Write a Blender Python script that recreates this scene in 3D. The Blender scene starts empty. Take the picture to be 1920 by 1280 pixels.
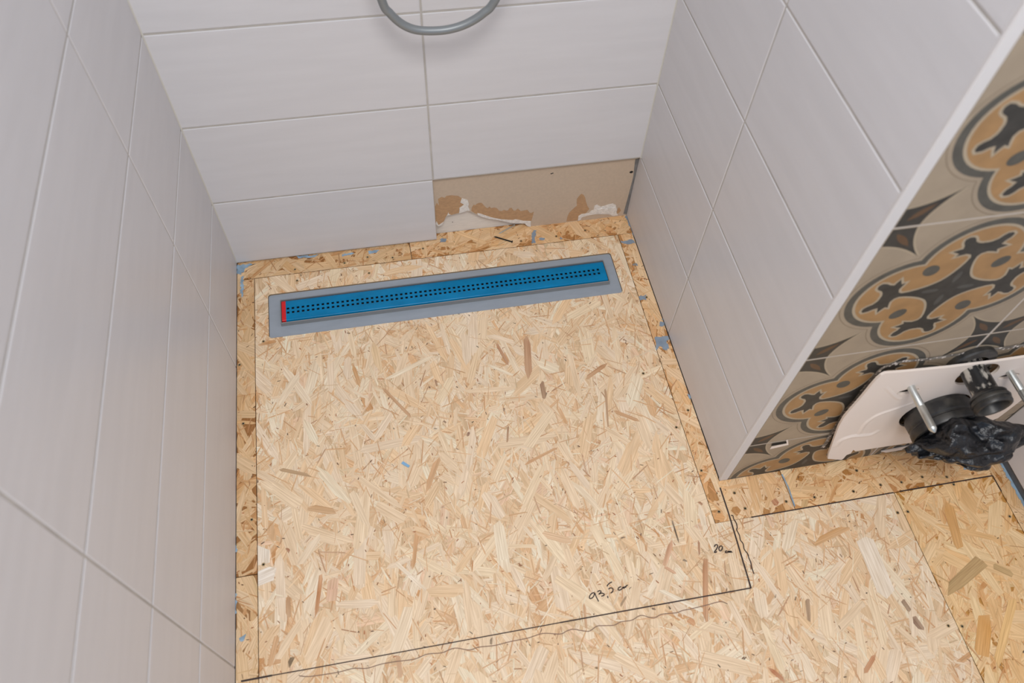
import bpy, bmesh, math, random
from mathutils import Vector, Matrix, noise
from mathutils.geometry import tessellate_polygon

SC = bpy.context.scene
COL = SC.collection

# ------------------------------------------------------------------ camera
FPX = 1452.66
CAM = Vector((0.3752, -1.2518, 1.4296))
ROT = Matrix(((0.9826, 0.1364, -0.1261), (-0.1826, 0.8335, -0.5215), (0.0339, 0.5354, 0.8439)))
PX, PY = 961.38, 674.76
cd = bpy.data.cameras.new('camera')
cd.sensor_width = 36.0
cd.sensor_fit = 'HORIZONTAL'
cd.lens = FPX * 36.0 / 1920.0
cd.shift_x = -(PX - 960) / 1920.0
cd.shift_y = (PY - 640) / 1920.0
cd.clip_start = 0.02
cd.dof.use_dof = True
cd.dof.focus_distance = 1.70
cd.dof.aperture_fstop = 3.6
cam = bpy.data.objects.new('camera', cd)
cam.matrix_world = Matrix.Translation(CAM) @ ROT.to_4x4()
COL.objects.link(cam)
SC.camera = cam

# ------------------------------------------------------------------ light and exposure
wd = bpy.data.worlds.new('world')
SC.world = wd
wd.use_nodes = True
wd.node_tree.nodes['Background'].inputs[0].default_value = (0.71, 0.90, 1.18, 1)
wd.node_tree.nodes['Background'].inputs[1].default_value = 0.56


def area(name, loc, target, size, power, color):
    ld = bpy.data.lights.new(name, 'AREA')
    ld.shape = 'RECTANGLE'
    ld.size, ld.size_y = size
    ld.energy = power
    ld.color = color
    o = bpy.data.objects.new(name, ld)
    o.location = loc
    o.rotation_euler = (Vector(target) - Vector(loc)).to_track_quat('-Z', 'Y').to_euler()
    COL.objects.link(o)
    return o


area('ceiling_daylight', (0.44, -1.65, 2.55), (0.52, -0.75, 0.0), (0.7, 0.7), 31, (1.0, 0.97, 0.94))
SC.view_settings.view_transform = 'Standard'
SC.view_settings.look = 'None'
SC.view_settings.gamma = 1.0
SC.view_settings.use_curve_mapping = False
SC.view_settings.exposure = 0.06

# ------------------------------------------------------------------ layout (metres)
W = 0.9483           # niche width
D = 0.7165           # depth of the right niche wall
ZF = -0.004          # top of the floor boards
Z1, TH = 0.1953, 0.2018
XJ, YR, YL1, YL2 = 0.4722, -0.3537, -0.2898, -0.9086
TOP = 2.4
XO = 1.54            # far right wall


def ray(u, v):
    return ROT @ Vector(((u - PX) / FPX, -(v - PY) / FPX, -1.0))


def hit(u, v, ax, val):
    r = ray(u, v)
    return CAM + r * ((val - CAM[ax]) / r[ax])


def on_floor(u, v):
    p = hit(u, v, 2, ZF)
    return (p.x, p.y)


def srgb(r, g, b):
    def f(c):
        c /= 255.0
        return c / 12.92 if c <= 0.04045 else ((c + 0.055) / 1.055) ** 2.4
    return (f(r), f(g), f(b), 1.0)


# ------------------------------------------------------------------ materials
def mat(name, color, rough=0.5, metal=0.0, var=0.0, vscale=(20, 20, 20), bump=0.0, bscale=(40, 40, 40), bdist=0.002, spec=0.5, coat=0.0, color2=None, lo=0.35, hi=0.65):
    m = bpy.data.materials.new(name)
    m.use_nodes = True
    nt = m.node_tree
    b = nt.nodes['Principled BSDF']
    b.inputs['Base Color'].default_value = color
    b.inputs['Roughness'].default_value = rough
    b.inputs['Metallic'].default_value = metal
    b.inputs['Specular IOR Level'].default_value = spec
    b.inputs['Coat Weight'].default_value = coat
    b.inputs['Coat Roughness'].default_value = 0.12
    geo = nt.nodes.new('ShaderNodeNewGeometry')

    def nz(scale, detail=4.0):
        mp = nt.nodes.new('ShaderNodeMapping')
        mp.inputs['Scale'].default_value = scale
        nt.links.new(geo.outputs['Position'], mp.inputs['Vector'])
        n = nt.nodes.new('ShaderNodeTexNoise')
        n.inputs['Scale'].default_value = 1.0
        n.inputs['Detail'].default_value = detail
        nt.links.new(mp.outputs[0], n.inputs['Vector'])
        return n
    if var > 0 or color2:
        n = nz(vscale)
        mr = nt.nodes.new('ShaderNodeMapRange')
        mr.inputs['From Min'].default_value = lo
        mr.inputs['From Max'].default_value = hi
        nt.links.new(n.outputs['Fac'], mr.inputs['Value'])
        mx = nt.nodes.new('ShaderNodeMix')
        mx.data_type = 'RGBA'
        if color2:
            a, c = color, color2
        else:
            a = tuple(x * (1 - var) for x in color[:3]) + (1,)
            c = tuple(min(1, x * (1 + var)) for x in color[:3]) + (1,)
        mx.inputs['A'].default_value = a
        mx.inputs['B'].default_value = c
        nt.links.new(mr.outputs[0], mx.inputs['Factor'])
        nt.links.new(mx.outputs['Result'], b.inputs['Base Color'])
    if bump > 0:
        n = nz(bscale, 5.0)
        bp = nt.nodes.new('ShaderNodeBump')
        bp.inputs['Strength'].default_value = bump
        bp.inputs['Distance'].default_value = bdist
        nt.links.new(n.outputs['Fac'], bp.inputs['Height'])
        nt.links.new(bp.outputs[0], b.inputs['Normal'])
    return m


def osb_mat():
    m = bpy.data.materials.new('osb_strands')
    m.use_nodes = True
    nt = m.node_tree
    b = nt.nodes['Principled BSDF']
    at = nt.nodes.new('ShaderNodeAttribute')
    at.attribute_name = 'tone'
    uv = nt.nodes.new('ShaderNodeUVMap')
    mp = nt.nodes.new('ShaderNodeMapping')
    mp.inputs['Scale'].default_value = (14, 420, 1)
    n = nt.nodes.new('ShaderNodeTexNoise')
    n.inputs['Scale'].default_value = 1.0
    n.inputs['Detail'].default_value = 3.0
    nt.links.new(uv.outputs[0], mp.inputs[0])
    nt.links.new(mp.outputs[0], n.inputs['Vector'])
    mr = nt.nodes.new('ShaderNodeMapRange')
    mr.inputs['From Min'].default_value = 0.3
    mr.inputs['From Max'].default_value = 0.7
    mr.inputs['To Min'].default_value = 0.80
    mr.inputs['To Max'].default_value = 1.12
    nt.links.new(n.outputs['Fac'], mr.inputs['Value'])
    mx = nt.nodes.new('ShaderNodeMix')
    mx.data_type = 'RGBA'
    mx.blend_type = 'MULTIPLY'
    mx.inputs['Factor'].default_value = 1.0
    cb = nt.nodes.new('ShaderNodeCombineColor')
    pw = nt.nodes.new('ShaderNodeMath'); pw.operation = 'POWER'; pw.inputs[1].default_value = 1.25
    pw2 = nt.nodes.new('ShaderNodeMath'); pw2.operation = 'POWER'; pw2.inputs[1].default_value = 1.6
    nt.links.new(mr.outputs[0], pw.inputs[0])
    nt.links.new(mr.outputs[0], pw2.inputs[0])
    nt.links.new(mr.outputs[0], cb.inputs[0])
    nt.links.new(pw.outputs[0], cb.inputs[1])
    nt.links.new(pw2.outputs[0], cb.inputs[2])
    nt.links.new(at.outputs['Color'], mx.inputs['A'])
    nt.links.new(cb.outputs[0], mx.inputs['B'])
    nt.links.new(mx.outputs['Result'], b.inputs['Base Color'])
    b.inputs['Roughness'].default_value = 0.6
    b.inputs['Specular IOR Level'].default_value = 0.3
    bp = nt.nodes.new('ShaderNodeBump')
    bp.inputs['Strength'].default_value = 0.15
    bp.inputs['Distance'].default_value = 0.001
    nt.links.new(n.outputs['Fac'], bp.inputs['Height'])
    nt.links.new(bp.outputs[0], b.inputs['Normal'])
    return m


M = {}
M['osb'] = osb_mat()
TILE = (0.675, 0.662, 0.672, 1)
M['tile_back'] = mat('white_tile_back', TILE, 0.40, var=0.02, vscale=(5, 5, 45), bump=0.14, bscale=(7, 30, 75), bdist=0.003)
M['tile_side'] = mat('white_tile_side', TILE, 0.40, var=0.02, vscale=(5, 5, 45), bump=0.14, bscale=(30, 7, 75), bdist=0.003)
M['grout'] = mat('pale_grout', (0.50, 0.47, 0.43, 1), 0.9, var=0.08, vscale=(30, 30, 30))
M['corner_caulk'] = mat('corner_caulk', (0.62, 0.60, 0.55, 1), 0.7)
M['band'] = mat('grey_band', srgb(122, 120, 118), 0.7, var=0.15, vscale=(50, 50, 50))
M['slab'] = mat('masonry', (0.5, 0.48, 0.46, 1), 0.9, var=0.1)
M['plaster'] = mat('plasterboard_face', srgb(200, 180, 158), 0.9, var=0.03, vscale=(160, 160, 160), bump=0.05, bscale=(500, 500, 500))
M['paper'] = mat('torn_brown_paper', srgb(188, 150, 112), 0.95, var=0.08, vscale=(120, 60, 240))
M['gypsum'] = mat('white_gypsum', srgb(232, 226, 218), 0.95, var=0.1, vscale=(200, 200, 200), bump=0.6, bscale=(400, 400, 400))
M['backpanel'] = mat('grey_panel_behind', srgb(228, 222, 213), 0.85, var=0.05, vscale=(40, 40, 300))
M['dark'] = mat('dark_hole', (0.01, 0.009, 0.008, 1), 0.9)
M['seal'] = mat('blue_grey_sealant', srgb(138, 152, 166), 0.6, var=0.12, vscale=(60, 60, 60))
M['gap_dark'] = mat('dark_gap_strip', srgb(88, 92, 96), 0.6, var=0.15, vscale=(50, 50, 50))
M['chalk'] = mat('blue_tape', srgb(148, 172, 190), 0.7, var=0.2, vscale=(60, 60, 60))
M['trim'] = mat('white_trim', (0.70, 0.675, 0.665, 1), 0.45)
M['ink'] = mat('dark_pen_ink', srgb(58, 44, 40), 0.7)
M['pencil'] = mat('faint_pencil', srgb(140, 112, 95), 0.8)
M['flange'] = mat('grey_flange', srgb(155, 163, 172), 0.5, var=0.04, vscale=(20, 60, 60))
M['frame'] = mat('grey_channel_steel', srgb(134, 136, 137), 0.4)
M['grate'] = mat('blue_film', srgb(0, 122, 172), 0.26, spec=0.22, var=0.10, vscale=(16, 40, 10))
M['red'] = mat('red_plastic', srgb(215, 22, 30), 0.4)
M['brass'] = mat('brass_screw', (0.62, 0.47, 0.26, 1), 0.35, metal=0.8)
M['steel'] = mat('zinc_steel', (0.62, 0.64, 0.62, 1), 0.32, metal=0.9, var=0.06, vscale=(300, 60, 300))
M['hose'] = mat('grey_hose', (0.25, 0.265, 0.268, 1), 0.42, metal=0.35)
M['chrome'] = mat('chrome', (0.7, 0.7, 0.7, 1), 0.15, metal=1.0)
M['foam'] = mat('white_foam', srgb(242, 229, 218), 0.7, bump=0.05, bscale=(30, 30, 30))
M['rubber'] = mat('black_rubber', (0.016, 0.016, 0.017, 1), 0.42, color2=(0.06, 0.055, 0.047, 1), vscale=(50, 50, 50), lo=0.4, hi=0.7)
M['rubber_dusty'] = mat('dusty_black_pipe', (0.012, 0.012, 0.013, 1), 0.35, color2=(0.42, 0.39, 0.34, 1), vscale=(75, 40, 75), lo=0.49, hi=0.56)
M['bag'] = mat('black_plastic_film', (0.006, 0.0068, 0.009, 1), 0.30, bump=0.9, bscale=(85, 85, 85), bdist=0.005, spec=0.6)
M['silicone'] = mat('old_silicone', srgb(176, 168, 156), 0.5, color2=srgb(112, 104, 95), vscale=(60, 60, 60))
# cement-look pattern tile colours
M['p_beige'] = mat('pattern_beige', srgb(163, 147, 126), 0.5, var=0.05, vscale=(30, 30, 30))
M['p_light'] = mat('pattern_light_line', srgb(176, 160, 136), 0.5)
M['p_line'] = mat('pattern_fine_line', srgb(126, 110, 90), 0.5)
M['p_band'] = mat('pattern_grey_band', srgb(84, 82, 75), 0.5, var=0.12, vscale=(60, 60, 60))
M['p_tan'] = mat('pattern_tan', srgb(166, 128, 84), 0.5, var=0.09, vscale=(35, 35, 35))
M['p_dark'] = mat('pattern_dark', srgb(56, 54, 50), 0.5, var=0.2, vscale=(60, 60, 60))
M['p_grey'] = mat('pattern_grey', srgb(80, 79, 75), 0.5, var=0.1, vscale=(60, 60, 60))
M['p_brown'] = mat('pattern_brown', srgb(98, 72, 50), 0.5, var=0.1, vscale=(60, 60, 60))
M['white_grout'] = mat('white_pattern_grout', srgb(205, 196, 186), 0.8)
M['bluebit'] = mat('light_blue_plastic', srgb(135, 180, 215), 0.5)


# ------------------------------------------------------------------ mesh helpers
class MB:
    def __init__(self):
        self.v, self.f, self.m = [], [], []

    def add(self, verts, faces, mi=0):
        o = len(self.v)
        self.v += [tuple(x) for x in verts]
        for f in faces:
            self.f.append(tuple(i + o for i in f))
            self.m.append(mi)

    def box(self, x0, x1, y0, y1, z0, z1, mi=0):
        v = [(x0, y0, z0), (x1, y0, z0), (x1, y1, z0), (x0, y1, z0), (x0, y0, z1), (x1, y0, z1), (x1, y1, z1), (x0, y1, z1)]
        self.add(v, [(0, 3, 2, 1), (4, 5, 6, 7), (0, 1, 5, 4), (1, 2, 6, 5), (2, 3, 7, 6), (3, 0, 4, 7)], mi)

    def lathe(self, prof, c, axis, mi=0, n=40, cap0=False, cap1=False):
        """prof: list of (distance along axis, radius)"""
        a = Vector(axis).normalized()
        s = a.orthogonal().normalized()
        t = a.cross(s)
        vs = []
        for d, r in prof:
            for k in range(n):
                q = 2 * math.pi * k / n
                vs.append(Vector(c) + a * d + (s * math.cos(q) + t * math.sin(q)) * r)
        fs = []
        for i in range(len(prof) - 1):
            for k in range(n):
                k2 = (k + 1) % n
                fs.append((i * n + k, i * n + k2, (i + 1) * n + k2, (i + 1) * n + k))
        if cap0:
            fs.append(tuple(reversed(range(n))))
        if cap1:
            fs.append(tuple((len(prof) - 1) * n + k for k in range(n)))
        self.add(vs, fs, mi)

    def tube(self, pts, r, mi=0, n=14):
        pts = [Vector(p) for p in pts]
        vs, up = [], None
        for i, p in enumerate(pts):
            d = (pts[min(i + 1, len(pts) - 1)] - pts[max(i - 1, 0)]).normalized()
            if up is None:
                up = d.orthogonal().normalized()
            up = (up - d * up.dot(d)).normalized()
            w = d.cross(up)
            for k in range(n):
                q = 2 * math.pi * k / n
                vs.append(p + (up * math.cos(q) + w * math.sin(q)) * r)
        fs = []
        for i in range(len(pts) - 1):
            for k in range(n):
                k2 = (k + 1) % n
                fs.append((i * n + k, i * n + k2, (i + 1) * n + k2, (i + 1) * n + k))
        fs.append(tuple(reversed(range(n))))
        fs.append(tuple((len(pts) - 1) * n + k for k in range(n)))
        self.add(vs, fs, mi)

    def build(self, name, mats, parent=None, smooth=False, angle=None):
        me = bpy.data.meshes.new(name)
        me.from_pydata(self.v, [], self.f)
        for x in (mats if isinstance(mats, (list, tuple)) else [mats]):
            me.materials.append(M[x])
        me.polygons.foreach_set('material_index', self.m)
        if smooth:
            me.polygons.foreach_set('use_smooth', [True] * len(self.f))
            if angle:
                me.set_sharp_from_angle(angle=math.radians(angle))
        me.update()
        o = bpy.data.objects.new(name, me)
        COL.objects.link(o)
        if parent:
            o.parent = parent
            o.matrix_parent_inverse = parent.matrix_world.inverted()
        return o


def tag(o, label=None, cat=None, group=None, kind=None):
    if label: o['label'] = label
    if cat: o['category'] = cat
    if group: o['group'] = group
    if kind: o['kind'] = kind
    return o


def empty(name, loc):
    o = bpy.data.objects.new(name, None)
    o.empty_display_size = 0.02
    o.location = loc
    o.matrix_world = Matrix.Translation(loc)
    COL.objects.link(o)
    return o


def area2(poly):
    return 0.5 * sum(poly[i][0] * poly[(i + 1) % len(poly)][1] - poly[(i + 1) % len(poly)][0] * poly[i][1] for i in range(len(poly)))


def clip(poly, a, b, c):
    """keep a*x+b*y <= c"""
    out = []
    for i in range(len(poly)):
        p, q = poly[i], poly[(i + 1) % len(poly)]
        dp, dq = a * p[0] + b * p[1] - c, a * q[0] + b * q[1] - c
        if dp <= 0: out.append(p)
        if (dp < 0 < dq) or (dq < 0 < dp):
            t = dp / (dp - dq)
            out.append((p[0] + (q[0] - p[0]) * t, p[1] + (q[1] - p[1]) * t))
    return out


def clip_rect(poly, r):
    for a, b, c in ((-1, 0, -r[0]), (1, 0, r[1]), (0, -1, -r[2]), (0, 1, r[3])):
        if len(poly) < 3: return []
        poly = clip(poly, a, b, c)
    return poly if len(poly) >= 3 else []


def flat_poly(mb, poly, P, mi=0, thick=0.0, N=None):
    """poly of 2D points mapped by P(a,b)->Vector; tessellated; optional thickness along -N"""
    if area2(poly) < 0: poly = poly[::-1]
    pts = [P(a, b) for a, b in poly]
    tris = tessellate_polygon([[Vector((a, b, 0)) for a, b in poly]])
    fs = []
    for t in tris:
        a = area2([poly[i] for i in t])
        fs.append(tuple(t) if a > 0 else tuple(reversed(t)))
    n = len(pts)
    if thick > 0:
        back = [p - N * thick for p in pts]
        for i in range(n):
            j = (i + 1) % n
            fs.append((i, i + n, j + n, j))
        mb.add(pts + back, fs, mi)
    else:
        mb.add(pts, fs, mi)


def ribbon(mb, pts, w, P, mi=0):
    """stroke of constant width along 2D pts"""
    pts = [Vector((p[0], p[1])) for p in pts]
    L, R = [], []
    for i, p in enumerate(pts):
        d = pts[min(i + 1, len(pts) - 1)] - pts[max(i - 1, 0)]
        if d.length < 1e-9: d = Vector((1, 0))
        d.normalize()
        nrm = Vector((-d.y, d.x)) * w / 2
        L.append(p + nrm); R.append(p - nrm)
    n = len(pts)
    mb.add([P(*q) for q in L] + [P(*q) for q in R], [(i, i + n, i + n + 1, i + 1) for i in range(n - 1)], mi)


def smooth_path(pts, sub=6):
    out = []
    n = len(pts)
    for i in range(n - 1):
        p0, p1, p2, p3 = (Vector(pts[max(i - 1, 0)]), Vector(pts[i]), Vector(pts[i + 1]), Vector(pts[min(i + 2, n - 1)]))
        for k in range(sub):
            t = k / sub
            out.append(0.5 * ((2 * p1) + (p2 - p0) * t + (2 * p0 - 5 * p1 + 4 * p2 - p3) * t * t + (3 * p1 - p0 - 3 * p2 + p3) * t ** 3))
    out.append(Vector(pts[-1]))
    return out


# ------------------------------------------------------------------ tiled walls
def tiles(mb, rects, P, N, depth=0.0095):
    """pillow-edged tiles. P(a,b) gives a point on the face plane, N points to the viewer"""
    steps = ((0.0, depth), (0.0, 0.0016), (0.0007, 0.0006), (0.0020, 0.0))
    for a0, a1, b0, b1 in rects:
        vs = []
        for ins, dep in steps:
            for a, b in ((a0 + ins, b0 + ins), (a1 - ins, b0 + ins), (a1 - ins, b1 - ins), (a0 + ins, b1 - ins)):
                vs.append(P(a, b) - N * dep)
        fs = []
        for s in range(3):
            for k in range(4):
                k2 = (k + 1) % 4
                fs.append((s * 4 + k, s * 4 + k2, s * 4 + 4 + k2, s * 4 + 4 + k))
        fs.append((12, 13, 14, 15))
        mb.add(vs, fs)


G = 0.0015
rows = [(ZF + 0.002, Z1 - G)]
z = Z1
while z < TOP - 0.01:
    rows.append((z + G, min(z + TH - G, TOP)))
    z += TH

# back wall
b = MB()
b.box(-0.08, W + 0.05, 0.030, 0.09, -0.03, TOP)
wall_back = tag(b.build('wall_back', 'slab'), 'back wall of the shower niche in wide white tiles, one tile missing', kind='structure')
mb = MB()
rc = []
for i, (z0, z1) in enumerate(rows):
    rc.append((0.0003, XJ - G, max(z0, ZF + 0.0045), z1))
    if i > 0: rc.append((XJ + G, W - 0.0003, z0, z1))
tiles(mb, rc, lambda a, c: Vector((a, 0, c)), Vector((0, -1, 0)))
mb.build('wall_tiles', 'tile_back', wall_back)
mb = MB()
mb.box(0.0, W, 0.0011, 0.0105, Z1 - 0.0005, TOP)
mb.box(0.0, XJ - 0.002, 0.0011, 0.0105, ZF + 0.003, Z1 - 0.0005)
mb.build('grout', 'grout', wall_back)

# plasterboard behind the missing tile, torn along its lower edge
YB = 0.0105


def PB(u, v):
    p = hit(u, v, 1, YB)
    return (p.x, p.z)


def c3(x, y): return PB(800 + x * 0.14062, 290 + y * 0.14062)
def c4(x, y): return PB(1000 + x * 0.14062, 290 + y * 0.14062)


def PBV(off):
    return lambda a, c: Vector((a, YB - off, c))


NB = Vector((0, -1, 0))
torn = [c3(*p) for p in ((118, 925), (155, 950), (190, 935), (215, 915), (240, 860), (250, 835), (275, 805), (330, 800), (430, 775), (500, 757), (540, 740), (600, 770), (690, 805), (760, 830), (830, 850), (960, 872), (1100, 905), (1200, 915), (1305, 920), (1330, 945), (1370, 965), (1415, 962))]
zbot = ZF - 0.02
outline = [(-0.05, zbot), (torn[0][0] - 0.01, zbot)] + torn + [(torn[-1][0] + 0.002, zbot), (W + 0.0105, zbot), (W + 0.0105, TOP), (-0.05, TOP)]
mb = MB()
flat_poly(mb, outline, PBV(0), 0, 0.0125, NB)
board = tag(mb.build('plasterboard', 'plaster', wall_back), 'bare beige plasterboard with torn lower edge')
mb = MB()
mb.box(XJ - 0.05, W + 0.01, 0.0238, 0.0298, zbot, Z1)
mb.build('backing_panel', 'backpanel', wall_back)
mb = MB()
tb1 = [(112, 690), (135, 640), (165, 680), (150, 590), (200, 562), (240, 575), (262, 548), (330, 540), (420, 548), (470, 580), (450, 635), (500, 660), (435, 705), (430, 775), (330, 800), (275, 805), (250, 835), (240, 860), (215, 915), (180, 935), (155, 948), (118, 920)]
tb2 = [(595, 745), (600, 705), (625, 665), (650, 672), (665, 655), (700, 640), (735, 642), (760, 672), (790, 702), (815, 712), (835, 690), (860, 712), (905, 702), (940, 715), (965, 745), (1000, 752), (1030, 735), (1060, 745), (1085, 742), (1100, 715), (1130, 706), (1160, 745), (1185, 745), (1215, 716), (1255, 752), (1300, 742), (1345, 735), (1375, 775), (1400, 775), (1428, 758), (1412, 830), (1392, 885), (1300, 895), (1180, 885), (1150, 872), (1000, 857), (900, 842), (800, 822), (710, 795), (640, 778)]
tb3 = [(440, 890), (455, 820), (480, 770), (540, 712), (580, 680), (578, 640), (580, 590), (610, 550), (640, 520), (670, 535), (690, 570), (700, 620), (720, 680), (745, 722), (690, 790), (620, 800), (592, 872), (520, 882)]
tb4 = [(1112, 782), (1125, 720), (1142, 698), (1168, 740), (1140, 775)]
for pl, cf in ((tb1, c3), (tb2, c3), (tb3, c4), (tb4, c4)):
    flat_poly(mb, [cf(*p) for p in pl], PBV(0.0004), 0, 0.0003, NB)
tag(mb.build('torn_paper', 'paper', board), 'brown torn patches of board paper')
mb = MB()
gy1 = [(468, 578), (545, 600), (562, 650), (552, 690), (578, 745), (540, 742), (500, 757), (430, 777), (440, 730), (435, 708), (500, 662), (448, 632)]
gy2 = [(672, 775), (715, 782), (860, 832), (1000, 862), (1150, 868), (1180, 858), (1230, 865), (1290, 878), (1388, 880), (1384, 956), (1340, 946), (1308, 912), (1150, 908), (960, 868), (830, 848), (690, 808)]
gy3 = [(250, 838), (280, 790), (288, 762), (296, 790), (320, 795), (275, 806)]
gy4 = [(118, 920), (130, 880), (158, 935), (225, 890), (200, 935), (160, 953)]
gy5 = [(592, 872), (600, 815), (640, 788), (740, 778), (770, 745), (800, 735), (815, 680), (850, 665), (900, 690), (950, 680), (1000, 662), (1060, 650), (1098, 668), (1112, 730), (1100, 760), (1125, 800), (1060, 812), (1000, 788), (830, 785), (740, 800), (640, 830), (630, 862)]
for pl, cf, th in ((gy1, c3, 0.0012), (gy2, c3, 0.0015), (gy3, c3, 0.001), (gy4, c3, 0.001), (gy5, c4, 0.002)):
    flat_poly(mb, [cf(*p) for p in pl], PBV(th), 0, th, NB)
gy6 = [(1000, 700), (1090, 690), (1105, 760), (1060, 800), (1010, 780)]
gy7 = [(850, 720), (940, 700), (990, 720), (985, 770), (840, 775)]
for pl in (gy6, gy7):
    flat_poly(mb, [c4(*p) for p in pl], PBV(0.0035), 0, 0.002, NB)
tag(mb.build('gypsum_core', 'gypsum', board), 'crumbled white gypsum along the torn edge')
mb = MB()
for cf, (x, y), (rx, ry) in ((c4, (1306, 230), (24, 20)), (c4, (240, 252), (13, 9)), (c4, (258, 246), (12, 8)), (c3, (355, 952), (7, 7))):
    off = 0.0003 if (x, y) != (355, 952) else -0.013
    cen = cf(x, y)
    e1 = cf(x + rx, y)
    rr = abs(e1[0] - cen[0])
    poly = [(cen[0] + rr * math.cos(q * math.pi / 8), cen[1] + rr * 0.95 * ry / rx * math.sin(q * math.pi / 8)) for q in range(16)]
    flat_poly(mb, poly, PBV(off), 0)
mb.build('nail_hole', 'dark', board)
mb = MB()
flat_poly(mb, [c4(1418, 45), c4(1358, 62), c4(1330, 300), c4(1262, 560), c4(1200, 785), c4(1275, 790)], PBV(0.0008), 0, 0.0006, NB)
tag(mb.build('sealing_band', 'band', board), 'grey sealing band in the corner')

# left wall
b = MB()
b.box(-0.08, -0.0105, -2.6, 0.0105, -0.03, TOP)
wall_left = tag(b.build('wall_left', 'slab'), 'left wall in long white tiles', kind='structure')
mb = MB()
ycols = [(0.0005, YL1), (YL1, YL2), (YL2, 2 * YL2 - YL1), (2 * YL2 - YL1, -2.6)]
rc = []
for z0, z1 in rows:
    for k, (ya, yb) in enumerate(ycols):
        rc.append((-(ya - (G if k else 0)), -(yb + G), z0, z1))
tiles(mb, rc, lambda a, c: Vector((0, -a, c)), Vector((1, 0, 0)))
mb.build('wall_tiles', 'tile_side', wall_left)
mb = MB()
mb.box(-0.0102, -0.0011, -2.6, 0.0, ZF + 0.003, TOP)
mb.build('grout', 'grout', wall_left)

def corner_bead(xc, sgn, zlo, parent):
    mb = MB()
    w = 0.0026
    v = []
    for z_ in (zlo, TOP):
        v += [(xc - sgn * 0.0005, 0.0010, z_), (xc + sgn * w, 0.0010, z_), (xc + sgn * w, -0.0002, z_), (xc + sgn * 0.0007, -0.0007, z_), (xc + sgn * 0.0002, -w, z_), (xc - sgn * 0.0005, -w, z_)]
    f = [(k, (k + 1) % 6, (k + 1) % 6 + 6, k + 6) for k in range(6)] + [(5, 4, 3, 2, 1, 0), (6, 7, 8, 9, 10, 11)]
    if sgn < 0: f = [tuple(reversed(q)) for q in f]
    mb.add(v, f)
    return tag(mb.build('corner_joint', 'corner_caulk', parent), 'pale yellowish corner joint')


corner_bead(0.0, 1, ZF + 0.005, wall_left)

# right niche wall
b = MB()
b.box(W + 0.0105, W + 0.10, -D + 0.0105, 0.03, -0.03, TOP)
wall_right = tag(b.build('wall_right', 'slab'), 'right wall of the shower niche in white tiles', kind='structure')
mb = MB()
rc = []
for z0, z1 in rows:
    rc.append((-0.0100, -YR - G, z0, z1))
    rc.append((-YR + G, D - 0.0050, z0, z1))
mbt = MB()
tiles(mb, [(a0, a1, c0, c1) for a0, a1, c0, c1 in rc], lambda a, c: Vector((W, -a, c)), Vector((-1, 0, 0)))
# faces were wound for the opposite side: flip
mb.f = [tuple(reversed(f)) for f in mb.f]
mb.build('wall_tiles', 'tile_side', wall_right)
mb = MB()
mb.box(W + 0.0011, W + 0.0102, -D + 0.004, 0.0100, ZF + 0.003, TOP)
mb.build('grout', 'grout', wall_right)

corner_bead(W, -1, Z1, wall_right)

# corner trim on the outer edge
prof = [(W - 0.0004, -D + 0.0046), (W - 0.0004, -D + 0.0012), (W + 0.0008, -D - 0.0003), (W + 0.0160, -D - 0.0003), (W + 0.0160, -D + 0.0095), (W + 0.0112, -D + 0.0095), (W + 0.0112, -D + 0.0046)]
mb = MB()
n = len(prof)
mb.add([(x, y, ZF + 0.001) for x, y in prof] + [(x, y, TOP) for x, y in prof], [(i, (i + 1) % n, (i + 1) % n + n, i + n) for i in range(n)] + [tuple(range(n, 2 * n)), tuple(reversed(range(n)))])
tag(mb.build('trim_1', 'trim'), 'white corner trim between white tiles and patterned tiles', kind='structure')

# ------------------------------------------------------------------ patterned wall
b = MB()
b.box(W + 0.1005, XO + 0.012, -D + 0.0105, -D + 0.10, -0.03, TOP)
b.box(W + 0.0115, W + 0.1005, -D + 0.0100, -D + 0.0104, -0.03, TOP)
wall_front = tag(b.build('wall_front', 'slab'), 'wall of beige, tan and charcoal patterned tiles', kind='structure')
TX0, TX1 = W + 0.0175, 1.2755
TW = TX1 - TX0
PZ0, PH = 0.1479, 0.2967


def arc(cx, cy, r, a0, a1, n):
    return [(cx + r * math.cos(a0 + (a1 - a0) * k / n), cy + r * math.sin(a0 + (a1 - a0) * k / n)) for k in range(n + 1)]


def quatrefoil(c, r):
    """four lobes centred at (+-c,0),(0,+-c)"""
    # intersection of neighbouring circles lies on the diagonal
    s = (c + math.sqrt(2 * r * r - c * c)) / 2
    a = math.atan2(s, s - c)
    out = []
    for k in range(4):
        q = k * math.pi / 2
        cx, cy = c * math.cos(q), c * math.sin(q)
        out += arc(cx, cy, r, q - a, q + a, 22)[:-1]
    return out


def bez(p0, p1, p2, n=8):
    return [((1 - t) ** 2 * p0[0] + 2 * t * (1 - t) * p1[0] + t * t * p2[0], (1 - t) ** 2 * p0[1] + 2 * t * (1 - t) * p1[1] + t * t * p2[1]) for t in [k / n for k in range(n + 1)]]


# half outline of one arm: (distance from centre, half width)
half = bez((0.074, 0.074), (0.105, 0.045), (0.165, 0.026), 5) + [(0.20, 0.017), (0.232, 0.014), (0.252, 0.024), (0.262, 0.050), (0.256, 0.078), (0.250, 0.097), (0.268, 0.089), (0.281, 0.112), (0.288, 0.130), (0.297, 0.108), (0.303, 0.088), (0.325, 0.094), (0.345, 0.108), (0.368, 0.112), (0.380, 0.098), (0.379, 0.078), (0.366, 0.064), (0.345, 0.052), (0.332, 0.030), (0.328, 0.010), (0.330, 0.0)]


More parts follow.
